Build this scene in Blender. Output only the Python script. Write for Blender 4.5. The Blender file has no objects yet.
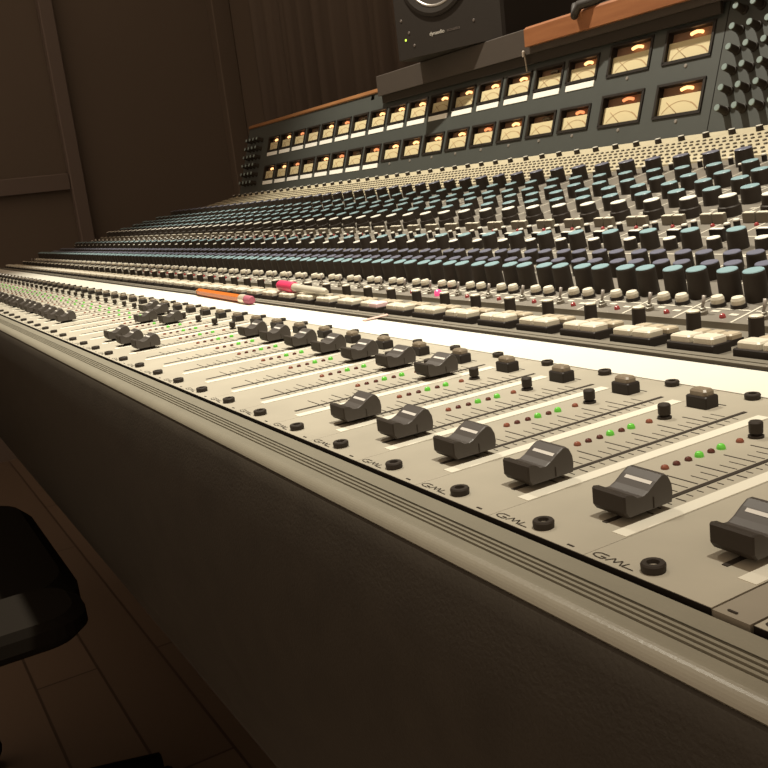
import bpy, math, random
from mathutils import Matrix, Vector

random.seed(7)
S = 0.036                      # one channel pitch of the console, in metres
ZF = 20.0                      # height of the fader panel above the floor, in pitches
COL = bpy.context.scene.collection


def W(x, y, z):
    return Vector((x * S, y * S, (z + ZF) * S))


# ------------------------------------------------------------------ camera numbers
CAM = Vector((3.70468, -3.7497, 2.43613))
CR = Vector((0.50653083, 0.85433679, -0.11634079))
CD = Vector((0.12703478, -0.20740568, -0.97000))
CF = Vector((-0.85281222, 0.47654122, -0.21358786))
FPX = 915.1


def project(p):
    d = Vector(p) - CAM
    z = d.dot(CF)
    if z < 0.2:
        return None
    return 384 + FPX * d.dot(CR) / z, 384 + FPX * d.dot(CD) / z, z


# ------------------------------------------------------------------ materials
def mat(name, col, rough=0.5, metal=0.0, spec=0.5, emit=None, estr=0.0, noise=0.0, nscale=40.0, bump=0.0, trans=0.0, coat=0.0):
    m = bpy.data.materials.new(name)
    m.use_nodes = True
    nt = m.node_tree
    b = nt.nodes['Principled BSDF']
    b.inputs['Base Color'].default_value = (*col, 1)
    b.inputs['Roughness'].default_value = rough
    b.inputs['Metallic'].default_value = metal
    b.inputs['Specular IOR Level'].default_value = spec
    b.inputs['Transmission Weight'].default_value = trans
    b.inputs['Coat Weight'].default_value = coat
    if emit:
        b.inputs['Emission Color'].default_value = (*emit, 1)
        b.inputs['Emission Strength'].default_value = estr
    tc = nt.nodes.new('ShaderNodeTexCoord')
    geo = nt.nodes.new('ShaderNodeNewGeometry')
    if noise > 0:
        n = nt.nodes.new('ShaderNodeTexNoise')
        n.inputs['Scale'].default_value = nscale
        n.inputs['Detail'].default_value = 5
        nt.links.new(geo.outputs['Position'], n.inputs['Vector'])
        r = nt.nodes.new('ShaderNodeMapRange')
        r.inputs['From Min'].default_value = 0.25
        r.inputs['From Max'].default_value = 0.75
        r.inputs['To Min'].default_value = 1 - noise
        r.inputs['To Max'].default_value = 1 + noise
        nt.links.new(n.outputs['Fac'], r.inputs['Value'])
        mx = nt.nodes.new('ShaderNodeMix')
        mx.data_type = 'RGBA'
        mx.blend_type = 'MULTIPLY'
        mx.inputs[0].default_value = 1.0
        mx.inputs[6].default_value = (*col, 1)
        nt.links.new(r.outputs['Result'], mx.inputs[7])
        nt.links.new(mx.outputs[2], b.inputs['Base Color'])
    if bump > 0:
        n2 = nt.nodes.new('ShaderNodeTexNoise')
        n2.inputs['Scale'].default_value = 900
        n2.inputs['Detail'].default_value = 3
        nt.links.new(geo.outputs['Position'], n2.inputs['Vector'])
        bp = nt.nodes.new('ShaderNodeBump')
        bp.inputs['Strength'].default_value = bump
        bp.inputs['Distance'].default_value = 0.0006
        nt.links.new(n2.outputs['Fac'], bp.inputs['Height'])
        nt.links.new(bp.outputs['Normal'], b.inputs['Normal'])
    return m


def floor_mat():
    m = mat('dark_wood_planks', (0.06, 0.035, 0.02), 0.45)
    nt = m.node_tree
    b = nt.nodes['Principled BSDF']
    geo = nt.nodes.new('ShaderNodeNewGeometry')
    mp = nt.nodes.new('ShaderNodeMapping')
    nt.links.new(geo.outputs['Position'], mp.inputs['Vector'])
    br = nt.nodes.new('ShaderNodeTexBrick')
    br.offset = 0.37
    br.inputs['Scale'].default_value = 1.0
    br.inputs['Brick Width'].default_value = 1.1
    br.inputs['Row Height'].default_value = 0.11
    br.inputs['Mortar Size'].default_value = 0.0025
    br.inputs['Color1'].default_value = (0.14, 0.095, 0.064, 1)
    br.inputs['Color2'].default_value = (0.118, 0.08, 0.054, 1)
    br.inputs['Mortar'].default_value = (0.05, 0.03, 0.02, 1)
    nt.links.new(mp.outputs['Vector'], br.inputs['Vector'])
    nt.links.new(br.outputs['Color'], b.inputs['Base Color'])
    return m


def wood_mat(name, c1, c2, rough=0.45):
    m = mat(name, c1, rough)
    nt = m.node_tree
    b = nt.nodes['Principled BSDF']
    geo = nt.nodes.new('ShaderNodeNewGeometry')
    mp = nt.nodes.new('ShaderNodeMapping')
    mp.inputs['Scale'].default_value = (3, 40, 40)
    nt.links.new(geo.outputs['Position'], mp.inputs['Vector'])
    n = nt.nodes.new('ShaderNodeTexNoise')
    n.inputs['Scale'].default_value = 4
    n.inputs['Detail'].default_value = 6
    nt.links.new(mp.outputs['Vector'], n.inputs['Vector'])
    r = nt.nodes.new('ShaderNodeValToRGB')
    r.color_ramp.elements[0].position = 0.3
    r.color_ramp.elements[0].color = (*c1, 1)
    r.color_ramp.elements[1].position = 0.7
    r.color_ramp.elements[1].color = (*c2, 1)
    nt.links.new(n.outputs['Fac'], r.inputs['Fac'])
    nt.links.new(r.outputs['Color'], b.inputs['Base Color'])
    return m


M = dict(
    panel=mat('fader_panel_paint', (0.36, 0.33, 0.262), 0.5, noise=0.10, nscale=28),
    tape=mat('white_tape', (0.64, 0.62, 0.545), 0.6, noise=0.02, nscale=30),
    label=mat('white_label', (0.84, 0.83, 0.77), 0.5),
    stripe=mat('cream_stripe', (0.66, 0.63, 0.53), 0.55),
    ink=mat('black_ink', (0.035, 0.027, 0.02), 0.7, spec=0.2),
    seam=mat('dark_gap', (0.015, 0.012, 0.01), 0.8, spec=0.1),
    filler=mat('filler_grey', (0.26, 0.23, 0.18), 0.5, noise=0.06),
    modpanel=mat('module_panel_metal', (0.20, 0.18, 0.15), 0.42, 0.3, noise=0.12, nscale=60),
    modline=mat('module_edge_line', (0.52, 0.49, 0.41), 0.5),
    rail=mat('rail_metal', (0.22, 0.20, 0.16), 0.42, 0.3),
    black=mat('black_plastic', (0.033, 0.026, 0.020), 0.55, spec=0.25),
    cap=mat('fader_cap_plastic', (0.060, 0.052, 0.046), 0.42, spec=0.5),
    whitemark=mat('white_mark', (0.6, 0.58, 0.54), 0.4),
    teal=mat('teal_cap', (0.20, 0.31, 0.34), 0.35),
    lav=mat('lavender_cap', (0.115, 0.12, 0.165), 0.35),
    white=mat('white_cap', (0.66, 0.64, 0.57), 0.4),
    cream=mat('cream_key', (0.60, 0.56, 0.455), 0.42),
    tan=mat('tan_key', (0.42, 0.36, 0.26), 0.45),
    keybase=mat('key_housing', (0.022, 0.017, 0.014), 0.5, spec=0.3),
    smoke=mat('smoky_key_top', (0.22, 0.18, 0.13), 0.25),
    ledoff=mat('dark_red_led', (0.09, 0.025, 0.018), 0.25),
    ledamber=mat('dim_amber_led', (0.22, 0.07, 0.04), 0.25),
    ledgreen=mat('green_led_lit', (0.10, 0.42, 0.04), 0.3, emit=(0.16, 0.62, 0.05), estr=0.22),
    ledred=mat('red_led', (0.26, 0.04, 0.04), 0.25, emit=(0.7, 0.06, 0.05), estr=0.06),
    ledpink=mat('pink_led_lit', (0.7, 0.08, 0.2), 0.3, emit=(0.95, 0.08, 0.25), estr=0.7),
    pinkkey=mat('pink_key', (0.85, 0.60, 0.62), 0.4),
    olive=mat('grey_rocker', (0.15, 0.13, 0.095), 0.45),
    beige=mat('beige_matrix_panel', (0.48, 0.425, 0.29), 0.55, noise=0.05),
    bridge=mat('bridge_grey_paint', (0.055, 0.060, 0.054), 0.5, noise=0.05),
    meterblk=mat('meter_black', (0.02, 0.016, 0.013), 0.45, spec=0.35),
    dial=mat('meter_dial_cream', (0.62, 0.53, 0.31), 0.6),
    dialprint=mat('brown_dial_print', (0.40, 0.26, 0.13), 0.6),
    glowback=mat('meter_reflector_brown', (0.30, 0.17, 0.10), 0.6),
    glassy=mat('lamp_glow_bright', (0.9, 0.6, 0.35), 0.4, emit=(1.0, 0.50, 0.19), estr=2.2),
    glowdim=mat('lamp_glow_dim', (0.8, 0.4, 0.2), 0.4, emit=(1.0, 0.32, 0.12), estr=1.0),
    glowoff=mat('lamp_unlit', (0.12, 0.09, 0.06), 0.5),
    knobtip=mat('grey_teal_tip', (0.22, 0.28, 0.27), 0.35),
    trim=mat('armrest_vinyl', (0.225, 0.208, 0.16), 0.32, spec=0.9, noise=0.05, nscale=80, bump=0.08),
    leather=mat('dark_leather', (0.037, 0.031, 0.023), 0.5, spec=0.3, noise=0.12, nscale=60, bump=0.3),
    body=mat('console_dark_body', (0.035, 0.027, 0.02), 0.6),
    shelf=mat('shelf_grey_brown', (0.055, 0.043, 0.034), 0.6, noise=0.05),
    orange=wood_mat('orange_wood', (0.24, 0.09, 0.035), (0.31, 0.125, 0.05)),
    trimwood=wood_mat('trim_wood', (0.24, 0.105, 0.04), (0.33, 0.16, 0.065)),
    spk=mat('speaker_black', (0.018, 0.0135, 0.010), 0.6, spec=0.3),
    cone=mat('speaker_cone', (0.05, 0.042, 0.036), 0.5),
    silver=mat('silver_ring', (0.34, 0.31, 0.28), 0.35, 0.5),
    dust=mat('pale_dust_cap', (0.36, 0.33, 0.29), 0.4),
    power=mat('green_power_light', (0.4, 0.6, 0.05), 0.3, emit=(0.6, 0.9, 0.1), estr=1.2),
    dimtext=mat('dim_grey_print', (0.10, 0.08, 0.07), 0.6),
    lighttext=mat('light_grey_print', (0.55, 0.52, 0.47), 0.5),
    matrixkey=mat('matrix_key_brown', (0.09, 0.074, 0.05), 0.5, spec=0.3),
    wall=mat('brown_wall', (0.115, 0.085, 0.062), 0.8, noise=0.04, nscale=3),
    post=mat('post_paint', (0.13, 0.096, 0.078), 0.7),
    curtain=mat('brown_curtain', (0.095, 0.070, 0.052), 0.85),
    floor=floor_mat(),
    chair=mat('chair_black', (0.010, 0.008, 0.006), 0.9, spec=0.05),
    pencil=mat('orange_pencil_paint', (0.50, 0.13, 0.015), 0.4),
    pwood=mat('sharpened_wood', (0.6, 0.38, 0.2), 0.6),
    lead=mat('pencil_lead', (0.03, 0.03, 0.03), 0.4),
    ferrule=mat('pale_ferrule', (0.75, 0.68, 0.55), 0.3, 0.5),
    eraser=mat('pink_eraser', (0.34, 0.09, 0.13), 0.7),
    hotpink=mat('hot_pink_plastic', (0.62, 0.045, 0.12), 0.35),
    penwhite=mat('pen_white', (0.46, 0.43, 0.35), 0.35),
    flag=mat('pale_pink_paper', (0.5, 0.34, 0.29), 0.7),
    cable=mat('cable_rubber', (0.03, 0.024, 0.02), 0.6),
    cablegrey=mat('cable_grey', (0.30, 0.25, 0.2), 0.5),
)


# ------------------------------------------------------------------ mesh builder (units: pitches)
class MB:
    def __init__(self):
        self.v, self.f, self.mi, self.sm, self.mats = [], [], [], [], []

    def m(self, name):
        if name not in self.mats:
            self.mats.append(name)
        return self.mats.index(name)

    def add(self, vs, fs, mn, smooth=False, mx=None):
        o = len(self.v)
        k = self.m(mn)
        for p in vs:
            p = Vector(p)
            if mx is not None:
                p = mx @ p
            self.v.append(p)
        for f in fs:
            self.f.append([i + o for i in f])
            self.mi.append(k)
            self.sm.append(smooth)

    def box(self, x0, x1, y0, y1, z0, z1, mn, mx=None, c=0.0, top=None):
        """box with chamfered upper and vertical edges when c > 0"""
        if c <= 0:
            vs = [(x, y, z) for z in (z0, z1) for y in (y0, y1) for x in (x0, x1)]
            self.add(vs, [(0, 2, 3, 1), (0, 1, 5, 4), (1, 3, 7, 5), (3, 2, 6, 7), (2, 0, 4, 6)], mn, False, mx)
            self.add(vs, [(4, 5, 7, 6)], top or mn, False, mx)
            return
        def ring(e, z):
            d = max(e, 0) + c
            return [(x0 + d, y0 + e, z), (x1 - d, y0 + e, z), (x1 - e, y0 + d, z), (x1 - e, y1 - d, z),
                    (x1 - d, y1 - e, z), (x0 + d, y1 - e, z), (x0 + e, y1 - d, z), (x0 + e, y0 + d, z)]
        vs = ring(0, z0) + ring(0, z1 - c) + ring(c * 0.8, z1)
        fs = [tuple(reversed(range(8)))]
        for r in (0, 8):
            for i in range(8):
                j = (i + 1) % 8
                fs.append((r + i, r + j, r + 8 + j, r + 8 + i))
        self.add(vs, fs, mn, False, mx)
        self.add(vs[16:], [tuple(range(8))], top or mn, False, mx)

    def lathe(self, prof, mn, n=16, mx=None, smooth=True, mats=None, cx=0, cy=0):
        """prof: list of (r, z) bottom to top around z"""
        for s in range(len(prof) - 1):
            (r0, z0), (r1, z1) = prof[s], prof[s + 1]
            mm = mats[s] if mats else mn
            vs, fs = [], []
            for r, z in ((r0, z0), (r1, z1)):
                for i in range(n):
                    a = 2 * math.pi * i / n
                    vs.append((cx + r * math.cos(a), cy + r * math.sin(a), z))
            if r1 < 1e-6:
                vs = vs[:n] + [(cx, cy, z1)]
                fs = [(i, (i + 1) % n, n) for i in range(n)]
            elif r0 < 1e-6:
                vs = [(cx, cy, z0)] + vs[n:]
                fs = [(0, 1 + (i + 1) % n, 1 + i) for i in range(n)]
            else:
                fs = [(i, (i + 1) % n, n + (i + 1) % n, n + i) for i in range(n)]
            self.add(vs, fs, mm, smooth and abs(z1 - z0) > 1e-5, mx)

    def prism(self, prof, x0, x1, mn, mx=None, axis='x', smooth=False, caps=True):
        """closed polygon of (y, z) extruded along x"""
        n = len(prof)
        vs = [(x0, a, b) for a, b in prof] + [(x1, a, b) for a, b in prof]
        fs = [(i, (i + 1) % n, n + (i + 1) % n, n + i) for i in range(n)]
        self.add(vs, fs, mn, smooth, mx)
        if caps:
            self.add(vs, [tuple(reversed(range(n))), tuple(range(n, 2 * n))], mn, False, mx)

    def tube(self, pts, r, mn, n=8, mx=None, r_end=None):
        pts = [Vector(p) for p in pts]
        vs, fs = [], []
        for k, p in enumerate(pts):
            t = (pts[min(k + 1, len(pts) - 1)] - pts[max(k - 1, 0)]).normalized()
            a = t.orthogonal().normalized() if k == 0 else (a - t * a.dot(t)).normalized()
            b = t.cross(a)
            rr = r if r_end is None else r + (r_end - r) * k / (len(pts) - 1)
            for i in range(n):
                an = 2 * math.pi * i / n
                vs.append(p + a * rr * math.cos(an) + b * rr * math.sin(an))
        for k in range(len(pts) - 1):
            for i in range(n):
                j = (i + 1) % n
                fs.append((k * n + i, k * n + j, (k + 1) * n + j, (k + 1) * n + i))
        fs.append(tuple(reversed(range(n))))
        fs.append(tuple(range((len(pts) - 1) * n, len(pts) * n)))
        self.add(vs, fs, mn, True, mx)

    def mesh(self, name):
        me = bpy.data.meshes.new(name)
        me.from_pydata([tuple(p * S) for p in self.v], [], self.f)
        for k in self.mats:
            me.materials.append(M[k])
        me.polygons.foreach_set('material_index', self.mi)
        me.polygons.foreach_set('use_smooth', self.sm)
        me.update()
        return me

    def merge(self, other, mx):
        o = len(self.v)
        mp = [self.m(k) for k in other.mats]
        self.v += [mx @ p for p in other.v]
        self.f += [[i + o for i in f] for f in other.f]
        self.mi += [mp[i] for i in other.mi]
        self.sm += other.sm


def link(name, data, parent=None, mx=None):
    """object whose world matrix is mx (pitches); parents carry only their own world matrix"""
    o = bpy.data.objects.new(name, data)
    COL.objects.link(o)
    mx = mx or Matrix.Identity(4)
    t = mx.to_translation()
    wm = mx.copy()
    wm.translation = W(*t)
    o['_w'] = [x for row in wm for x in row]
    if parent is not None:
        o.parent = parent
        pv = parent['_w']
        pm = Matrix([pv[0:4], pv[4:8], pv[8:12], pv[12:16]])
        o.matrix_basis = pm.inverted() @ wm
    else:
        o.matrix_basis = wm
    return o


def T(x, y, z, rx=0.0, rz=0.0):
    m = Matrix.Translation((x, y, z))
    if rz:
        m = m @ Matrix.Rotation(rz, 4, 'Z')
    if rx:
        m = m @ Matrix.Rotation(rx, 4, 'X')
    return m


def tag(o, label, cat=None, group=None, kind=None):
    if label:
        o['label'] = label
    if cat:
        o['category'] = cat
    if group:
        o['group'] = group
    if kind:
        o['kind'] = kind
    return o


# ------------------------------------------------------------------ console geometry constants
SL, Y0 = 0.175, 5.85
AL = math.atan(SL)


def zp(y):
    return SL * (y - Y0)


XA, XB = -58.5, 6.5            # far and near ends of the console
B0 = Vector((0, 21.5, 2.74))
BD = Vector((0, 1.5, 4.4)).normalized()
BN = Vector((0, -4.4, 1.5)).normalized()
BR = Matrix(((1, 0, 0), (0, BD.y, BN.y), (0, BD.z, BN.z))).to_4x4()   # local x, s (up the face), n (out of the face)


def TB(x, s, n=0.0):
    p = B0 + BD * s + BN * n
    return Matrix.Translation((x, p.y, p.z)) @ BR


# ================================================================== THE MIXING CONSOLE
console = link('mixing_console', None, None, T(-26, 8, -ZF))
console.empty_display_size = 0.2
tag(console, 'long sloping recording console with rows of faders, knobs and lit meters', 'mixing console')


def part(name, mb, mx=None, parent=console, kind=None, label=None):
    o = link(name, mb.mesh(name) if isinstance(mb, MB) else mb, parent, mx)
    if kind:
        o['kind'] = kind
    if label:
        o['label'] = label
    return o


# body shells
b = MB()
prof = [(-0.05, -0.12), (-0.05, -5.3), (8, -5.4), (22, -4.6), (26.5, -4.6), (26.5, 2.4), (21.6, 2.4), (21.5, zp(21.5) - 0.12),
        (6.3, zp(6.3) - 0.12), (6.25, -0.09), (4.4, -0.09), (-0.05, -0.09)]
b.prism(prof, XA, XB, 'body')
part('chassis', b)
b = MB()
fr = [(-0.3, -0.115), (-0.668, -0.10), (-0.70, -0.13), (-0.74, -0.26), (-0.82, -0.62), (-0.88, -1.1), (-0.84, -1.9), (-0.68, -3.0), (-0.42, -4.2), (-0.12, -5.1),
      (0.0, -5.38), (0.3, -5.38), (0.3, -0.115)]
b.prism(fr, XA, XB, 'leather')
o = part('front_panel', b, label='dark leather front panel')
for p in o.data.polygons:
    p.use_smooth = abs(p.normal.x) < 0.5
b = MB()
ar = [(-0.165, -0.23), (-0.165, -0.03), (-0.175, -0.02), (-0.34, -0.02)]
for g in range(4):
    y = -0.335 - g * 0.047
    ar += [(y, -0.02), (y - 0.004, -0.045), (y - 0.020, -0.045), (y - 0.024, -0.02)]
ar += [(-0.575, -0.02)]
for k in range(1, 8):
    a = math.radians(9 * k)
    ar.append((-0.575 - 0.125 * math.sin(a), -0.02 - 0.125 * (1 - math.cos(a))))
ar += [(-0.675, -0.105), (-0.4, -0.23)]
b.prism(ar, XA, XB, 'trim')
part('armrest', b, label='beige grooved armrest edge')
b = MB()
b.box(XA, XB, -0.3, -0.05, -0.3, -0.09, 'seam')
part('edge_gap', b)
# floor pedestals
for x in (-54, 1.0):
    b = MB()
    b.box(x, x + 2.2, 10, 22, -ZF, -5.0, 'body')
    b.box(x - 0.3, x + 2.5, 8.5, 23.5, -ZF, -ZF + 1.2, 'body', c=0.2)
    part('pedestal', b)
# scribble tape, rails
b = MB()
b.box(XA, XB, 3.54, 4.40, -0.09, 0.008, 'tape')
part('scribble_strip', b, label='white paper tape strip running the length of the console')
b = MB()
b.box(XA, XB, 4.40, 6.26, -0.12, -0.02, 'rail')
b.box(XA, XB, 4.41, 4.46, -0.02, 0.006, 'seam')
b.box(XA, XB, 4.50, 4.60, -0.02, 0.03, 'rail')
b.box(XA, XB, 4.67, 4.80, -0.02, 0.02, 'rail')
b.box(XA, XB, 6.22, 6.262, -0.02, zp(6.26), 'rail')
part('key_rail', b)

# ---------------------------------------------------------------- fader modules
b = MB()
b.box(-0.462, 0.534, -0.130, 3.535, -0.08, 0.0, 'panel')
b.box(-0.463, 0.535, -0.136, -0.130, -0.08, -0.003, 'seam')
z1 = 0.004
b.box(0.40, 0.527, 0.25, 3.02, 0.0, z1, 'stripe')
b.box(0.222, 0.264, 0.33, 3.05, 0.0, z1 + 0.001, 'ink')
for k in range(21):
    y = 0.66 + k * 0.108
    if k % 3 == 0:
        b.box(-0.10, 0.20, y - 0.005, y + 0.005, 0, z1, 'ink')
        b.box(0.285, 0.375, y - 0.005, y + 0.005, 0, z1, 'ink')
    else:
        b.box(0.04, 0.20, y - 0.0028, y + 0.0028, 0, z1, 'ink')
        b.box(0.285, 0.345, y - 0.0028, y + 0.0028, 0, z1, 'ink')
b.box(-0.14, -0.04, 3.12, 3.135, 0, z1, 'ink')
# maker's mark printed at the panel front: three flowing letters with a lead-in dash and a tail
b.box(-0.66, -0.60, -0.095, -0.08, 0, z1, 'ink')
fm_base = b


def stroke(mb, pts, w=0.009, z=z1):
    for (xa, ya), (xb, yb) in zip(pts, pts[1:]):
        d = Vector((xb - xa, yb - ya))
        n = Vector((-d.y, d.x)).normalized() * w / 2
        mb.add([(xa + n.x, ya + n.y, z), (xa - n.x, ya - n.y, z), (xb - n.x, yb - n.y, z), (xb + n.x, yb + n.y, z)], [(0, 1, 2, 3)], 'ink')


G = [(-0.33, -0.035), (-0.40, -0.035), (-0.43, -0.055), (-0.43, -0.08), (-0.39, -0.095), (-0.34, -0.095), (-0.325, -0.07), (-0.37, -0.07)]
L1 = [(-0.31, -0.095), (-0.275, -0.035), (-0.245, -0.085), (-0.215, -0.035), (-0.185, -0.095)]
L2 = [(-0.16, -0.035), (-0.175, -0.09), (-0.08, -0.09)]
for st in (G, L1, L2):
    stroke(fm_base, st)
fader_module_mesh = fm_base.mesh('fader_module')

# fader cap
b = MB()
pr = [(0.03, 0.05), (0.0, 0.09), (0.0, 0.205), (0.015, 0.216), (0.07, 0.204), (0.115, 0.172), (0.17, 0.168), (0.225, 0.190), (0.30, 0.240), (0.36, 0.272),
      (0.39, 0.272), (0.425, 0.245), (0.455, 0.185), (0.462, 0.12), (0.45, 0.05)]
wv = 0.160
n = len(pr)
inset = 0.012
vs = []
cyz = (0.24, 0.15)
for x, sc in ((-wv, 0.955), (-wv + inset, 1.0), (wv - inset, 1.0), (wv, 0.955)):
    for y, z in pr:
        vs.append((x, cyz[0] + (y - cyz[0]) * sc, cyz[1] + (z - cyz[1]) * sc))
fs, fk = [], []
for r in range(3):
    for i in range(n):
        j = (i + 1) % n
        (fk if i in (0, 1, 2, 3) else fs).append((r * n + i, r * n + j, (r + 1) * n + j, (r + 1) * n + i))
fs.append(tuple(reversed(range(n))))
fs.append(tuple(range(3 * n, 4 * n)))
b.add(vs, fs, 'cap')
b.add(vs, fk, 'black')
# pointer line across the slope and down the sides
b.add([(-wv + 0.05, 0.268, 0.2215), (wv - 0.025, 0.268, 0.2215), (wv - 0.025, 0.292, 0.2375), (-wv + 0.05, 0.292, 0.2375)], [(0, 1, 2, 3)], 'whitemark')
for k in range(3):
    y = 0.325 + 0.0 * k
b.box(wv - 0.001, wv + 0.003, 0.262, 0.272, 0.06, 0.14, 'ink')
b.box(-wv - 0.003, -wv + 0.001, 0.262, 0.272, 0.06, 0.14, 'ink')
b.box(-0.02, 0.02, 0.1, 0.38, -0.02, 0.06, 'black')
CAPM = b


def knob(r, h, top, n=18, skirt=0.0, capr=0.93, body='black'):
    mb = MB()
    pf = []
    if skirt:
        pf += [(r + skirt, 0), (r + skirt, 0.05), (r, 0.06)]
    else:
        pf += [(r * 1.03, 0)]
    pf += [(r * 0.97, h - 0.03), (r * capr, h)]
    mb.lathe(pf, body, n)
    mb.lathe([(r * capr, h), (r * capr * 0.94, h + 0.012), (0, h + 0.012)], top, n)
    # indicator notch in the cap
    return mb


def dual_knob(r, h):
    mb = MB()
    mb.lathe([(r * 1.04, 0), (r * 1.0, 0.19), (r * 0.9, 0.21), (r * 0.86, 0.21), (r * 0.82, h - 0.02), (r * 0.78, h)], 'black', 20)
    mb.lathe([(r * 0.78, h), (r * 0.74, h + 0.012), (0, h + 0.012)], 'white', 20)
    return mb


def box_mb(*a, **k):
    mb = MB()
    mb.box(*a, **k)
    return mb


def led(r, m, h=None):
    mb = MB()
    h = h or r * 0.9
    mb.lathe([(r, 0), (r * 0.95, h * 0.45), (r * 0.7, h * 0.82), (r * 0.3, h * 0.98), (0, h)], m, 10)
    return mb


def round_button(r1, h1, r2, h2, m2, m1='keybase'):
    mb = MB()
    mb.lathe([(r1, 0), (r1 * 0.97, h1), (r2 * 1.0, h1)], m1, 16)
    mb.lathe([(r2, h1), (r2 * 1.03, h1 + h2 * 0.6), (r2 * 0.85, h1 + h2), (0, h1 + h2 * 1.08)], m2, 16)
    return mb


# prototypes : name -> MB
P = {}
P['fader_cap'] = CAPM
mb = MB()
mb.lathe([(0.074, 0), (0.077, 0.045), (0.069, 0.056), (0.040, 0.056), (0.035, 0.03)], 'black', 18)
mb.lathe([(0.035, 0.03), (0.0, 0.035)], 'filler', 12)
P['thumb_screw'] = mb
P['status_light:off'] = led(0.032, 'ledoff', 0.032)
P['status_light:amber'] = led(0.034, 'ledamber', 0.034)
P['status_light:green'] = led(0.038, 'ledgreen', 0.046)
mb = MB()
mb.lathe([(0.066, 0), (0.066, 0.02), (0.03, 0.025), (0.03, 0.04), (0.058, 0.042), (0.060, 0.13), (0.05, 0.142), (0, 0.144)], 'black', 16)
P['selector_knob'] = mb
mb = MB()
mb.box(-0.125, 0.125, -0.085, 0.095, 0, 0.12, 'keybase', c=0.012)
mb.box(-0.10, 0.10, -0.065, 0.075, 0.12, 0.18, 'smoke', c=0.02)
P['mute_button'] = mb
mb = MB()
mb.box(-0.36, 0.36, -0.02, 0.32, -0.02, 0.10, 'keybase', c=0.012)
P['key_housing'] = mb
P['key_button'] = box_mb(-0.155, 0.155, 0.0, 0.27, 0.09, 0.185, 'cream', c=0.022)
P['key_button:pink'] = box_mb(-0.155, 0.155, 0.0, 0.27, 0.09, 0.185, 'pinkkey', c=0.022)
mb = MB()
mb.box(-0.095, 0.095, -0.12, 0.12, -0.02, 0.06, 'keybase')
mb.box(-0.09, 0.09, -0.11, 0.11, 0.06, 0.13, 'tan', c=0.02)
P['small_key'] = mb
P['tall_button'] = round_button(0.1, 0.26, 0.088, 0.03, 'cream', 'black')
mb = MB()
mb.lathe([(0.07, 0), (0.07, 0.05), (0.045, 0.06), (0.045, 0.09), (0.022, 0.10)], 'rail', 10)
mb.tube([(0, 0, 0.09), (0.01, 0.03, 0.17), (0.015, 0.06, 0.26)], 0.02, 'silver', 8, r_end=0.03)
P['toggle_switch'] = mb
P['indicator_light'] = led(0.045, 'ledred', 0.06)
P['indicator_light:pink'] = led(0.085, 'ledpink', 0.12)
P['cream_button'] = round_button(0.112, 0.055, 0.094, 0.10, 'cream')
P['level_knob'] = knob(0.162, 0.43, 'teal', 20)
P['lavender_knob'] = knob(0.15, 0.26, 'lav')
P['equalizer_knob'] = knob(0.175, 0.34, 'teal', 18)
P['equalizer_knob:big'] = knob(0.205, 0.33, 'teal', 18)
P['white_knob'] = knob(0.13, 0.2, 'white')
P['gain_knob'] = dual_knob(0.225, 0.40)
P['filter_knob'] = knob(0.225, 0.42, 'lav', 18, capr=0.98)
P['push_button'] = round_button(0.065, 0.16, 0.06, 0.035, 'white')
P['square_key'] = box_mb(-0.15, 0.15, -0.06, 0.06, 0, 0.24, 'keybase', c=0.012, top='white')
P['rocker_switch'] = box_mb(-0.135, 0.135, -0.06, 0.06, 0, 0.2, 'olive', c=0.012, top='cream')
mb = MB()
mb.lathe([(0.060, 0), (0.057, 0.035), (0.046, 0.045), (0, 0.045)], 'matrixkey', 8)
P['matrix_button'] = mb
P['patch_knob'] = knob(0.11, 0.16, 'white', 10)
mb = MB()
mb.lathe([(0.16, 0), (0.15, 0.07), (0.13, 0.08), (0.12, 0.42), (0.11, 0.45)], 'black', 14)
mb.lathe([(0.11, 0.45), (0.10, 0.475), (0, 0.475)], 'knobtip', 14)
P['monitor_knob'] = mb

ITEMS = []      # (name, variant key, world matrix, parent object)


def item(key, mx, parent):
    ITEMS.append((key.split(':')[0], key, mx, parent))


# fader front-edge positions along the slot, channel by channel from the near end
FY = {0: 0.39, 1: 0.375, 2: 0.37, 3: 0.37, 4: 0.37, 5: 0.37, 6: 2.08, 7: 2.09, 8: 2.09, 9: 2.10, 10: 2.10, 11: 2.09, 12: 2.09,
      13: 0.40, 14: 0.38, 15: 0.40, 16: 1.82, 17: 1.56, 18: 2.14, 19: 2.24}
PINK_CH = 13
for t in range(-5, 59):
    cx = -float(t) + (0.27 if t < 0 else 0.0)
    if cx > XB - 0.5:
        continue
    fm = link('fader_module', fader_module_mesh, console, T(cx, 0, 0))
    item('fader_cap', T(cx + 0.243, FY.get(t, 0.35 + 0.03 * ((t * 7) % 3)), 0), fm)
    item('thumb_screw', T(cx, 0.0, 0), fm)
    item('thumb_screw', T(cx, 3.46, 0), fm)
    for k, y in enumerate((1.42, 1.55, 1.685, 1.81, 1.95, 2.07, 2.30)):
        v = 'green' if k in (3, 5) else ('amber' if k in (6, 0) else 'off')
        item('status_light:' + v, T(cx - 0.22, y, 0), fm)
    item('selector_knob', T(cx - 0.205, 2.485, 0), fm)
    item('mute_button', T(cx - 0.205, 2.99, 0), fm)
b = MB()
b.box(0.545, 0.785, -0.135, 3.535, -0.08, -0.004, 'filler')
part('filler_panel', b)

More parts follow.
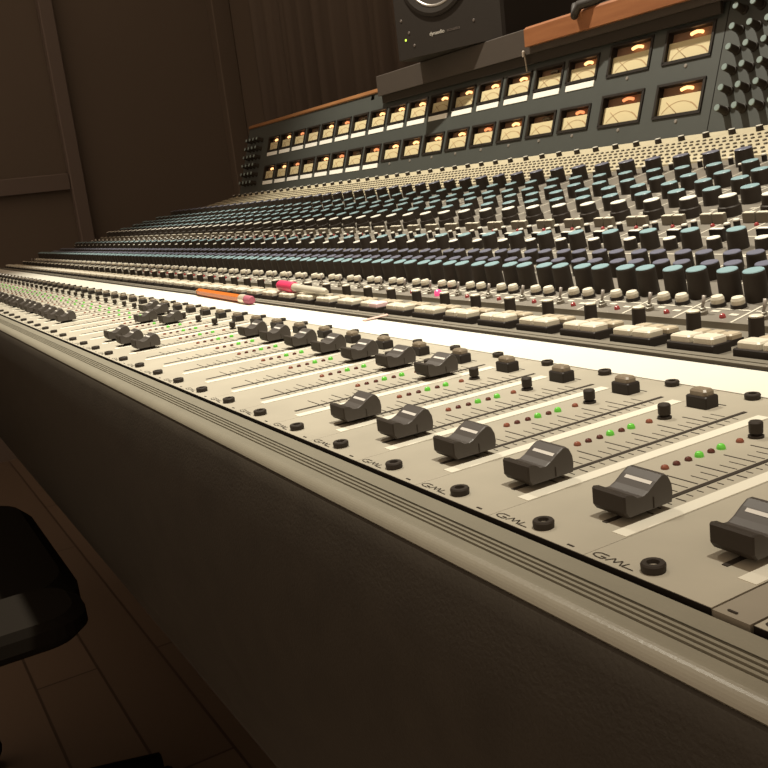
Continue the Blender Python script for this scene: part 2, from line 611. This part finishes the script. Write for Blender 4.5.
# ---------------------------------------------------------------- channel modules (the sloping knob panel)
b = MB()
ya, yb = 6.26, 17.0
for (x0, x1, mn) in ((-0.492, 0.455, 'modpanel'), (0.455, 0.492, 'modline')):
    vs = [(x0, ya, zp(ya) - 0.1), (x1, ya, zp(ya) - 0.1), (x1, ya, zp(ya)), (x0, ya, zp(ya)),
          (x0, yb, zp(yb) - 0.1), (x1, yb, zp(yb) - 0.1), (x1, yb, zp(yb)), (x0, yb, zp(yb))]
    b.add(vs, [(0, 1, 2, 3), (3, 2, 6, 7), (1, 5, 6, 2), (0, 3, 7, 4), (7, 6, 5, 4)], mn)


def on_slope(mb, x0, x1, y0, y1, mn, h=0.006):
    mb.add([(x0, y0, zp(y0) + h), (x1, y0, zp(y0) + h), (x1, y1, zp(y1) + h), (x0, y1, zp(y1) + h)], [(0, 1, 2, 3)], mn)


for y in (6.7, 9.1, 10.1, 11.2, 14.4):        # printed rules across the strip
    on_slope(b, -0.46, 0.45, y - 0.02, y + 0.02, 'modline')
for (x, y) in ((-0.3, 6.42), (0.32, 6.52), (-0.05, 6.6), (0.0, 8.25), (-0.45, 9.0), (0.36, 7.5), (0.4, 12.0), (-0.38, 13.0), (0.35, 13.7), (-0.33, 14.6), (0.36, 15.6)):
    on_slope(b, x - 0.07, x + 0.07, y - 0.035, y + 0.035, 'modline')
chan_mesh = b.mesh('channel_module')
b = MB()
y2a, y2b = 17.0, 21.45
vs = [(-0.495, y2a, zp(y2a) - 0.1), (0.495, y2a, zp(y2a) - 0.1), (0.495, y2a, zp(y2a) + 0.05), (-0.495, y2a, zp(y2a) + 0.05),
      (-0.495, y2b, zp(y2b) - 0.1), (0.495, y2b, zp(y2b) - 0.1), (0.495, y2b, zp(y2b) + 0.05), (-0.495, y2b, zp(y2b) + 0.05)]
b.add(vs, [(0, 1, 2, 3), (3, 2, 6, 7), (1, 5, 6, 2), (0, 3, 7, 4)], 'beige')
matrix_mesh = b.mesh('routing_panel')


def st(x, y, h=0.0, rz=0.0):
    return Matrix.Translation((x, y, zp(y) + h)) @ Matrix.Rotation(AL, 4, 'X') @ Matrix.Rotation(rz, 4, 'Z')


rnd = random.Random(3)
for t in range(-6, 59):
    cx = -float(t)
    cm = link('channel_module', chan_mesh, console, T(cx, 0, 0))
    rp = link('routing_panel', matrix_mesh, console, T(cx, 0, 0))
    # key rows on the flat rail in front of the slope
    item('key_housing', T(cx, 4.87, 0), cm)
    for k in range(2):
        v = ':pink' if (t == 12 and k == 1) else ''
        item('key_button' + v, T(cx - 0.175 + 0.35 * k, 4.885, 0), cm)
    for k in range(3):
        item('small_key', T(cx - 0.33 + 0.225 * k, 5.47, 0), cm)
    item('tall_button', T(cx + 0.12, 5.95, -0.02), cm)
    item('toggle_switch', st(cx - 0.16, 6.47), cm)
    item('indicator_light' + (':pink' if t == 12 else ''), st(cx + 0.23, 6.40), cm)
    for dx in (-0.17, 0.18):
        item('cream_button', st(cx + dx, 6.80), cm)
    for dx in (-0.215, 0.225):
        item('level_knob', st(cx + dx + rnd.uniform(-.01, .01), 7.13), cm)
        item('lavender_knob', st(cx + dx - 0.01, 7.93), cm)
        item('lavender_knob', st(cx + dx, 8.45), cm)
    item('equalizer_knob', st(cx + 0.07, 9.46), cm)
    item('white_knob', st(cx - 0.40, 9.42), cm)
    item('square_key', st(cx + 0.33, 9.85), cm)
    item('push_button', st(cx + 0.12, 10.36), cm)
    item('push_button', st(cx + 0.14, 10.60), cm)
    item('indicator_light', st(cx + 0.40, 10.80), cm)
    for dx in (0.10, 0.40):
        item('rocker_switch', st(cx + dx, 11.02), cm)
    item('gain_knob', st(cx + 0.20, 11.57), cm)
    for y, dx in ((12.52, 0.0), (13.36, 0.06), (14.05, 0.03), (15.02, 0.02)):
        item('equalizer_knob:big', st(cx + dx + rnd.uniform(-.03, .03), y), cm)
    item('filter_knob', st(cx - 0.03, 16.15), cm)
    item('push_button', st(cx + 0.34, 16.40), cm)
    item('push_button', st(cx + 0.36, 15.5), cm)
    for r in range(6):
        for c in range(4):
            item('matrix_button', st(cx - 0.375 + 0.25 * c + 0.06 * (r % 2), 17.3 + r * 0.54, 0.05), rp)
    item('patch_knob', st(cx, 20.6, 0.05), rp)

# ---------------------------------------------------------------- meter bridge
XL, XR = -59.3, 6.5
SMALL = [(-24.5 - 2 * k) for k in range(16)]
BIG = [-19.25, -21.99]
cells = []
for x in SMALL:
    cells.append((x - 0.83, x + 0.83, 'small'))
for x in BIG:
    cells.append((x - 1.02, x + 1.02, 'big'))
cells.sort()
b = MB()


def face(x0, x1, s0, s1):
    b.add([(x0, s0, 0), (x1, s0, 0), (x1, s1, 0), (x0, s1, 0)], [(0, 1, 2, 3)], 'bridge')


BT, BLOW, XSH = 4.72, 4.40, -40.13      # full height beyond the shelf, lower under it
openings = {'small': ((0.87, 1.78), (2.81, 3.70)), 'big': ((0.82, 1.94), (2.73, 3.86))}
px = XL
for x0, x1, kd in cells:
    tp = BT if x1 < XSH else BLOW
    if px < XSH < x0:
        face(px, XSH, -0.05, BT)
        face(XSH, x0, -0.05, BLOW)
    else:
        face(px, x0, -0.05, tp)
    s = -0.05
    for a, c in openings[kd]:
        face(x0, x1, s, a)
        s = c
    if x0 < XSH < x1:
        face(x0, XSH, s, BT)
        face(XSH, x1, s, BLOW)
    else:
        face(x0, x1, s, tp)
    px = x1
face(px, -17.78, -0.05, BLOW)
face(-17.74, XR, -0.05, BLOW)
b.add([(-17.78, -0.05, -0.01), (-17.74, -0.05, -0.01), (-17.74, BLOW, -0.01), (-17.78, BLOW, -0.01)], [(0, 1, 2, 3)], 'seam')
for xa, xb, tp in ((XL, XSH, BT), (XSH, XR, BLOW)):
    b.add([(xa, tp, 0), (xb, tp, 0), (xb, tp - 1.2, -3.6), (xa, tp - 1.2, -3.6)], [(0, 1, 2, 3)], 'bridge')
    b.add([(xa, tp - 1.2, -3.6), (xb, tp - 1.2, -3.6), (xb, -0.6, -4.4), (xa, -0.6, -4.4)], [(0, 1, 2, 3)], 'bridge')
for x, tp, lo in ((XL, BT, -0.05), (XR, BLOW, -0.05)):
    b.add([(x, lo, 0), (x, tp, 0), (x, tp - 1.2, -3.6), (x, -0.6, -4.4)], [(0, 1, 2, 3)], 'bridge')
b.add([(XSH, BLOW, 0), (XSH, BT, 0), (XSH, BT - 1.2, -3.6), (XSH, BLOW - 1.2, -3.6)], [(0, 1, 2, 3)], 'bridge')
part('meter_bridge', b, TB(0, 0))
b = MB()
b.box(XL, XSH, 4.72, 4.95, -1.2, 0.10, 'trimwood', c=0.04)
part('wood_trim', b, TB(0, 0), label='thin brown wood strip along the top of the meters')


def meter_parts(w, h):
    """housing, dial, needle, lamp meshes for an opening w wide (half) and h high; origin at opening's lower centre"""
    d = 0.28
    top = h * 0.66
    dz = -0.11
    m1 = MB()
    m1.add([(-w, 0, 0), (w, 0, 0), (w, h, 0), (-w, h, 0), (-w, 0, -d), (w, 0, -d), (w, h, -d), (-w, h, -d)],
           [(0, 4, 5, 1), (1, 5, 6, 2), (2, 6, 7, 3), (3, 7, 4, 0)], 'meterblk')
    m1.add([(-w, 0, -d), (w, 0, -d), (w, h, -d), (-w, h, -d)], [(0, 3, 2, 1)], 'glowback')
    for x0, x1, s0, s1 in ((-w - 0.05, w + 0.05, -0.06, 0.05), (-w - 0.05, w + 0.05, h - 0.04, h + 0.05), (-w - 0.05, -w + 0.05, 0, h), (w - 0.05, w + 0.05, 0, h)):
        m1.box(x0, x1, s0, s1, -0.02, 0.05, 'meterblk')
    m2 = MB()
    m2.box(-w + 0.03, w - 0.03, 0.03, top, dz - 0.03, dz, 'dial')
    # printed arc and scale
    N = 16
    R1 = w * 1.0
    cy = -R1 * 0.55 + 0.05
    for i in range(N):
        a0 = math.radians(140 - 100 * i / N)
        a1 = math.radians(140 - 100 * (i + 1) / N)
        xa, ya, xb, yb = R1 * math.cos(a0), cy + R1 * math.sin(a0), R1 * math.cos(a1), cy + R1 * math.sin(a1)
        th = 0.02 if i < N - 4 else 0.04
        m2.add([(xa, ya, dz + 0.006), (xb, yb, dz + 0.006), (xb * (1 + th / R1), yb + th, dz + 0.006), (xa * (1 + th / R1), ya + th, dz + 0.006)], [(0, 1, 2, 3)], 'dialprint')
    m3 = MB()
    m3.tube([(-0.02, 0.05, dz + 0.02), (-w * 0.62, 0.07 + (top - 0.1) * 0.75, dz + 0.02)], 0.010, 'dialprint', 5)
    m4 = MB()
    lw = w * 0.5
    m4.tube([(w * 0.15 - lw * 0.5, h - 0.20, -0.15), (w * 0.15 - lw * 0.3, h - 0.17, -0.14), (w * 0.15, h - 0.15, -0.13), (w * 0.15 + lw * 0.3, h - 0.17, -0.14), (w * 0.15 + lw * 0.5, h - 0.20, -0.15)], 0.06, 'glassy', 8)
    return m1, m2, m3, m4


LIT = {}   # (column x, row) -> 0 bright, 1 dim, 2 off
for x in (-26.5, -42.5, -48.5):
    LIT[(x, 1)] = 2
for x in (-26.5, -42.5, -48.5):
    LIT[(x, 0)] = 2
for k in ((-24.5, 0), (-30.5, 0), (-21.99, 0), (-50.5, 1), (-44.5, 1), (-50.5, 0), (-44.5, 0), (-40.5, 0)):
    LIT[k] = 1
mesh_small = [q.mesh(nm) for q, nm in zip(meter_parts(0.83, 0.90), ('vu_meter', 'dial', 'needle', 'lamp'))]
mesh_big = [q.mesh(nm) for q, nm in zip(meter_parts(1.02, 1.125), ('vu_meter', 'dial', 'needle', 'lamp'))]


def lampvar(me, mn):
    c = me.copy()
    c.materials[0] = M[mn]
    return c


lamps = {}
for kd, ms in (('s', mesh_small), ('b', mesh_big)):
    lamps[kd, 0] = ms[3]
    lamps[kd, 1] = lampvar(ms[3], 'glowdim')
    lamps[kd, 2] = lampvar(ms[3], 'glowoff')
lab = MB()
lab.box(-0.80, 0.80, -0.33, -0.10, 0, 0.03, 'label')
lab_mesh = lab.mesh('label_strip')
scr = MB()
scr.lathe([(0.07, 0), (0.06, 0.03), (0, 0.035)], 'silver', 10)
scr_mesh = scr.mesh('adjustment_screw')
for x in SMALL + BIG:
    kd = 'b' if x in BIG else 's'
    ms = mesh_big if kd == 'b' else mesh_small
    for row in (1, 0):
        s = openings['big' if kd == 'b' else 'small'][row][0]
        vm = link('vu_meter', ms[0], console, TB(x, s))
        link('dial', ms[1], vm, TB(x, s))
        link('needle', ms[2], vm, TB(x, s))
        lv = LIT.get((x, row), 0)
        lo = link('lamp', lamps[kd, lv], vm, TB(x, s))
        if lv == 2:
            lo['label'] = 'unlit lamp'
        if kd == 's' and (row == 1 or x <= -40.5):
            link('label_strip', lab_mesh, vm, TB(x, s))
        else:
            link('adjustment_screw', scr_mesh, vm, TB(x + 0.05, s - 0.22))
# knob banks at both ends of the bridge
for c in range(12):
    for r in range(6):
        item('monitor_knob', TB(-17.12 + 0.66 * c, 0.68 + 0.655 * r), console)
for c in range(4):
    for r in range(6):
        item('monitor_knob', TB(-58.45 + 0.62 * c, 0.72 + 0.60 * r), console)

# ---------------------------------------------------------------- link the counted parts, nearest in the picture first
LIMIT = 100
by = {}
for it in ITEMS:
    by.setdefault(it[0], []).append(it)
meshes = {}
for name, lst in by.items():
    def rank(it):
        q = project(it[2].to_translation())
        if q is None:
            return 1e9
        out = not (-12 < q[0] < 780 and -12 < q[1] < 780)
        return q[2] + (1e6 if out else 0)
    lst.sort(key=rank)
    rest = MB()
    nrest = 0
    for k, (nm, key, mx, par) in enumerate(lst):
        if k < LIMIT or len(lst) <= LIMIT:
            if key not in meshes:
                meshes[key] = P[key].mesh(nm)
            o = link(nm, meshes[key], par, mx)
            if key in ('status_light:green',):
                o['label'] = 'glowing green light'
            elif key.endswith(':pink'):
                o['label'] = 'pink one among the cream and red'
        else:
            rest.merge(P[key], mx)
            nrest += 1
    if nrest:
        o = part(name, rest, T(0, 0, 0), kind='stuff')

# ================================================================== THINGS ON THE CONSOLE
SB, ST = 6.93, 7.95
SHF = 22.45
shelf = link('bridge_shelf', None, None, T(-20, 24, SB))
tag(shelf, 'long shelf on top of the meter bridge with an orange wood edge', 'shelf')
b = MB()
b.box(-40.1, XR, SHF, 28.5, SB, ST, 'shelf', c=0.03)
part('shelf_board', b, None, shelf)
b = MB()
b.box(-27.5, XR, SHF - 0.28, SHF - 0.01, 7.19, 7.95, 'orange', c=0.09)
part('wood_edge', b, None, shelf, label='rounded orange-brown wood edge')
# added black strip standing in for the shade band beneath the shelf
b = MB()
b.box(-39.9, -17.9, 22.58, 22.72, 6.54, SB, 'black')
part('shade_valance', b, None, shelf)

# studio monitor
YAW = math.atan2(1.93, 5.8)
SPW, SPH, SPD = 6.1, 10.2, 7.5
sm = Matrix.Translation((-35.2, 20.85, ST)) @ Matrix.Rotation(YAW, 4, 'Z')
spk = link('studio_monitor', None, None, sm)
tag(spk, 'black studio loudspeaker standing on the shelf above the meters', 'loudspeaker')
b = MB()
b.box(0, SPW, 0, SPD, 0.02, SPH, 'spk', c=0.12)
part('cabinet', b, sm, spk)
fx = sm @ Matrix.Rotation(math.pi / 2, 4, 'X')      # local x right, y up, z out of the front
b = MB()
wx, wy = SPW * 0.43, 3.62
b.lathe([(2.05, 0.0), (2.05, 0.08), (1.9, 0.12), (1.70, 0.08), (1.70, 0.02)], 'spk', 36, cx=wx, cy=wy)
b.lathe([(1.66, 0.03), (1.62, 0.07), (1.57, 0.07), (1.52, 0.02)], 'silver', 36, cx=wx, cy=wy)
wf = part('woofer', b, fx, spk)
b = MB()
b.lathe([(1.70, 0.02), (1.2, 0.0), (1.0, 0.06)], 'cone', 36, cx=wx, cy=wy)
part('cone', b, fx @ Matrix.Translation((0, 0, 0.02)), wf)
b = MB()
b.lathe([(1.0, 0.06), (0.72, 0.19), (0.36, 0.25), (0, 0.27)], 'dust', 30, cx=wx, cy=wy)
part('dust_cap', b, fx, wf)
b = MB()
b.lathe([(1.0, 0.0), (0.95, 0.08), (0.45, 0.02)], 'cone', 28, cx=wx, cy=8.1)
b.lathe([(0.42, 0.02), (0.3, 0.1), (0, 0.16)], 'silver', 20, cx=wx, cy=8.1)
part('tweeter', b, fx, spk)
b = MB()
b.lathe([(0.055, 0), (0.05, 0.02), (0, 0.03)], 'power', 12, cx=0.62, cy=0.86)
part('power_light', b, fx, spk, label='tiny green power light')
b = MB()
for x, y in ((0.45, 1.75), (0.85, 1.15), (1.1, 0.55), (4.55, 1.0), (5.3, 3.2)):
    b.lathe([(0.07, 0), (0.05, 0.03), (0, 0.03)], 'dimtext', 8, cx=x, cy=y)
part('screws', b, fx, spk).name = 'screw'


def text_mesh(txt, size, mn):
    cu = bpy.data.curves.new('lettering', 'FONT')
    cu.body = txt
    cu.size = size * S
    cu.extrude = 0.004 * S
    ob = bpy.data.objects.new('lettering', cu)
    COL.objects.link(ob)
    dg = bpy.context.evaluated_depsgraph_get()
    me = bpy.data.meshes.new_from_object(ob.evaluated_get(dg))
    bpy.data.objects.remove(ob)
    me.materials.clear()
    me.materials.append(M[mn])
    return me


part('lettering', text_mesh('dynaudio', 0.235, 'lighttext'), fx @ Matrix.Translation((2.05, 0.80, 0.01)), spk, label='pale maker name on the front')
part('lettering', text_mesh('acoustics', 0.20, 'dimtext'), fx @ Matrix.Translation((3.05, 0.80, 0.01)), spk, label='dim grey second word')

# dark cable looped over the wood edge
b = MB()
b.tube([(-24.4, 23.5, 8.13), (-24.3, 22.6, 8.14), (-24.2, 22.1, 8.10), (-24.1, 21.93, 7.75), (-23.9, 22.0, 8.10), (-23.2, 22.3, 8.15), (-22.4, 22.6, 8.25), (-21.4, 22.9, 8.2), (-20.5, 23.4, 8.13)], 0.16, 'cable', 10)
o = link('cable', b.mesh('cable'), None, None)
tag(o, 'thick dark cable looped over the orange wood edge', 'cable')
b = MB()
b.tube([(-27.75, 22.35, 7.0), (-27.72, 22.37, 6.85), (-27.75, 22.45, 6.5), (-27.8, 22.5, 6.28)], 0.035, 'cablegrey', 8)
b.lathe([(0.07, 0), (0.07, 0.2), (0.03, 0.26), (0, 0.26)], 'cablegrey', 10, mx=Matrix.Translation((-27.75, 22.35, 6.85)))
part('hanging_lead', b, None, shelf)

# pencil
pa, pb = Vector((-21.0, 4.43, 0.118)), Vector((-16.4, 4.24, 0.118))
ax = (pb - pa).normalized()
q = Vector((0, 0, 1)).rotation_difference(ax).to_matrix().to_4x4()
pm = Matrix.Translation(pa) @ q
L = (pb - pa).length
pen = link('pencil', None, None, pm)
tag(pen, 'orange pencil with a pink eraser lying on the white tape', 'pencil')
b = MB()
b.lathe([(0.098, 0.42), (0.098, L - 0.75), (0, L - 0.75)], 'pencil', 6, smooth=False)
part('shaft', b, pm, pen)
b = MB()
b.lathe([(0.025, 0.12), (0.1, 0.42)], 'pwood', 10)
b.lathe([(0.0, 0.0), (0.025, 0.12)], 'lead', 10)
part('tip', b, pm, pen)
b = MB()
b.lathe([(0.108, L - 0.75), (0.108, L - 0.62), (0.116, L - 0.6), (0.108, L - 0.55), (0.108, L - 0.38), (0, L - 0.38)], 'ferrule', 14)
part('ferrule', b, pm, pen)
b = MB()
b.lathe([(0.1, L - 0.38), (0.1, L - 0.08), (0.08, L), (0, L + 0.01)], 'eraser', 14)
part('eraser', b, pm, pen)

# marker pen on the keys
ma, mbv = Vector((-16.75, 5.14, 0.318)), Vector((-14.1, 5.06, 0.275))
ax = (mbv - ma).normalized()
q = Vector((0, 0, 1)).rotation_difference(ax).to_matrix().to_4x4()
mm = Matrix.Translation(ma) @ q
L = (mbv - ma).length
mk = link('marker_pen', None, None, mm)
tag(mk, 'white marker pen with a hot pink cap lying across the cream keys', 'pen')
b = MB()
b.lathe([(0, 0), (0.11, 0.02), (0.13, 0.1), (0.13, 0.88), (0.12, 0.91), (0, 0.91)], 'hotpink', 16)
part('cap', b, mm, mk, label='hot pink cap')
b = MB()
b.lathe([(0.10, 0.85), (0.10, 1.15), (0.085, 1.19), (0.085, L - 0.15), (0.05, L), (0, L)], 'penwhite', 16)
part('barrel', b, mm, mk)

# slip of pink paper on the rail
b = MB()
b.add([(-11.05, 4.20, 0.014), (-10.9, 4.17, 0.014), (-10.87, 4.66, 0.036), (-11.05, 4.74, 0.036), (-11.05, 4.20, 0.026), (-10.9, 4.17, 0.026), (-10.87, 4.66, 0.048), (-11.05, 4.74, 0.048)],
      [(3, 2, 1, 0), (4, 5, 6, 7), (0, 1, 5, 4), (1, 2, 6, 5), (2, 3, 7, 6), (3, 0, 4, 7)], 'flag')
o = link('paper_slip', b.mesh('paper_slip'), None, None)
tag(o, 'narrow pale pink paper slip lying across the tape edge and metal rail below the keys', 'paper')

# ================================================================== SWIVEL CHAIR in the dark below
chx, chy = -28.6, -5.6
cbase = link('swivel_chair', None, None, T(chx, chy, -ZF))
tag(cbase, 'black swivel chair pulled up under the console front', 'chair')


def rounded_slab(mb, x0, x1, y0, y1, z0, z1, r, mn, n=6):
    pts = []
    for cx, cy, a0 in ((x1 - r, y1 - r, 0), (x0 + r, y1 - r, 90), (x0 + r, y0 + r, 180), (x1 - r, y0 + r, 270)):
        for k in range(n + 1):
            a = math.radians(a0 + 90 * k / n)
            pts.append((cx + r * math.cos(a), cy + r * math.sin(a)))
    N = len(pts)
    mxc, myc = (x0 + x1) / 2, (y0 + y1) / 2
    h = z1 - z0
    rings = [(0.94, z0), (1.0, z0 + 0.25 * h), (1.0, z0 + 0.7 * h), (0.93, z1)]
    vs = [(mxc + (x - mxc) * s, myc + (y - myc) * s, z) for s, z in rings for x, y in pts]
    fs = [(k * N + i, k * N + (i + 1) % N, (k + 1) * N + (i + 1) % N, (k + 1) * N + i) for k in range(3) for i in range(N)]
    fs += [tuple(reversed(range(N))), tuple(range(3 * N, 4 * N))]
    mb.add(vs, fs, mn)


b = MB()
rounded_slab(b, -34.4, -22.9, -11.6, 0.4, -9.6, -8.0, 1.8, 'chair')
part('seat', b, None, cbase)
b = MB()
rounded_slab(b, -34.0, -23.2, -13.3, -12.0, -7.0, 5.0, 0.6, 'chair')
part('backrest', b, None, cbase)
for sx, x0 in ((-1, -38.8), (1, -19.9)):
    b = MB()
    rounded_slab(b, x0, x0 + 2.4, -8.5, -0.45, -7.2, -6.5, 0.9, 'chair')
    part('armrest', b, None, cbase)
    b = MB()
    xi = x0 + 1.2
    b.tube([(xi, -5.5, -7.0), (xi, -5.5, -9.4), (xi - sx * 1.2, -5.5, -10.2), (chx + sx * 3.0, -5.5, -10.0)], 0.45, 'chair', 10)
    part('arm_bracket', b, None, cbase)
b = MB()
b.tube([(chx, -11.0, -9.8), (chx, -13.0, -9.9), (chx, -13.6, -8.5), (chx, -13.4, -3)], 0.6, 'chair', 10)
part('back_bar', b, None, cbase)
b = MB()
b.lathe([(0.9, -17.6), (0.9, -13.5), (0.6, -13.4), (0.6, -9.6)], 'chair', 16, mx=Matrix.Translation((chx, chy, 0)))
part('column', b, None, cbase)
for k in range(5):
    a = math.radians(18 + 72 * k)
    c, s_ = math.cos(a), math.sin(a)
    b = MB()
    b.tube([(chx + 0.7 * c, chy + 0.7 * s_, -17.4), (chx + 4.5 * c, chy + 4.5 * s_, -17.6), (chx + 8.2 * c, chy + 8.2 * s_, -18.2)], 0.7, 'chair', 10, r_end=0.5)
    lg = part('leg', b, None, cbase)
    b = MB()
    b.lathe([(0, -0.45), (0.7, -0.45), (0.78, -0.3), (0.78, 0.3), (0.7, 0.45), (0, 0.45)], 'chair', 16,
            mx=Matrix.Translation((chx + 8.2 * c, chy + 8.2 * s_, -ZF + 0.79)) @ Matrix.Rotation(a + 1.57, 4, 'Z') @ Matrix.Rotation(math.pi / 2, 4, 'X'))
    part('caster', b, None, lg)

# ================================================================== THE ROOM
WX, WY = -92.0, 36.0


def structure(name, mb):
    o = link(name, mb.mesh(name), None, None)
    o['kind'] = 'structure'
    return o


b = MB()
b.box(WX - 3, 45, -70, WY + 3, -ZF - 2, -ZF, 'floor')
structure('floor', b)
b = MB()
b.box(WX - 3, WX, -70, WY + 3, -ZF, 62, 'wall')
structure('wall_left', b)
b = MB()
b.box(WX, 45, WY, WY + 3, -ZF, 62, 'wall')
structure('wall_back', b)
b = MB()
b.box(WX, WX + 1.2, 16.9, 18.25, -ZF, 62, 'post', c=0.1)
structure('trim_1', b)
b = MB()
b.box(WX, WX + 0.8, -70, 16.9, 5.4, 6.95, 'post', c=0.1)
structure('trim_2', b)
b = MB()
b.box(WX, WX + 1.6, WY - 2.0, WY, -ZF, 62, 'wall', c=0.1)
structure('trim_3', b)
b = MB()
b.box(WX, WX + 0.4, -70, WY, -ZF, -ZF + 2.6, 'post')
structure('baseboard_left', b)

# curtain along the back wall
b = MB()
N = 150
vs, fs = [], []
x0, x1 = -84.0, -38.0
for k in range(N + 1):
    x = x0 + (x1 - x0) * k / N
    y = WY - 1.0 + 0.55 * math.sin(k * 0.62) + 0.25 * math.sin(k * 1.37 + 1)
    for z in (-ZF + 0.5, 58):
        vs.append((x, y, z))
for k in range(N):
    fs.append((2 * k, 2 * k + 2, 2 * k + 3, 2 * k + 1))
b.add(vs, fs, 'curtain', True)
me = b.mesh('curtain')
o = link('curtain', me, None, None)
sol = o.modifiers.new('thickness', 'SOLIDIFY')
sol.thickness = 0.006
tag(o, 'dark brown curtain hanging in folds behind the console', 'curtain')

# ================================================================== LIGHT


def spot(name, loc, aim, watts, size, blend, rad, col):
    l = bpy.data.lights.new(name, 'SPOT')
    l.energy = watts
    l.spot_size = math.radians(size)
    l.spot_blend = blend
    l.shadow_soft_size = rad
    l.color = col
    o = bpy.data.objects.new(name, l)
    COL.objects.link(o)
    o.location = W(*loc)
    o.rotation_euler = (W(*aim) - W(*loc)).to_track_quat('-Z', 'Y').to_euler()
    return o


spot('ceiling_spotlight', (-34, 7, 52), (-26, 18.5, 1), 228, 66, 0.6, 0.03, (1.0, 0.93, 0.78))
spot('ceiling_spotlight_narrow', (1, 8, 52), (-12.5, 3, 0), 190, 38, 1.0, 0.03, (1.0, 0.93, 0.78))

w = bpy.data.worlds.new('dim_room')
bpy.context.scene.world = w
w.use_nodes = True
w.node_tree.nodes['Background'].inputs['Color'].default_value = (1.0, 0.75, 0.53, 1)
w.node_tree.nodes['Background'].inputs['Strength'].default_value = 0.55

# ================================================================== CAMERA
cd = bpy.data.cameras.new('camera')
cd.sensor_width = 36
cd.lens = FPX / 768 * 36
cd.clip_start = 0.01
cam = bpy.data.objects.new('camera', cd)
COL.objects.link(cam)
up = -CD
r, f = CR.normalized(), CF.normalized()
up = r.cross(f).normalized()
m = Matrix(((r.x, up.x, -f.x), (r.y, up.y, -f.y), (r.z, up.z, -f.z))).to_4x4()
m.translation = W(*CAM)
cam.matrix_world = m
sc = bpy.context.scene
sc.camera = cam
sc.view_settings.view_transform = 'Standard'
sc.view_settings.look = 'None'
sc.view_settings.exposure = 0.0
sc.view_settings.gamma = 1.0
sc.view_settings.use_curve_mapping = False
for o in bpy.data.objects:
    if '_w' in o:
        del o['_w']
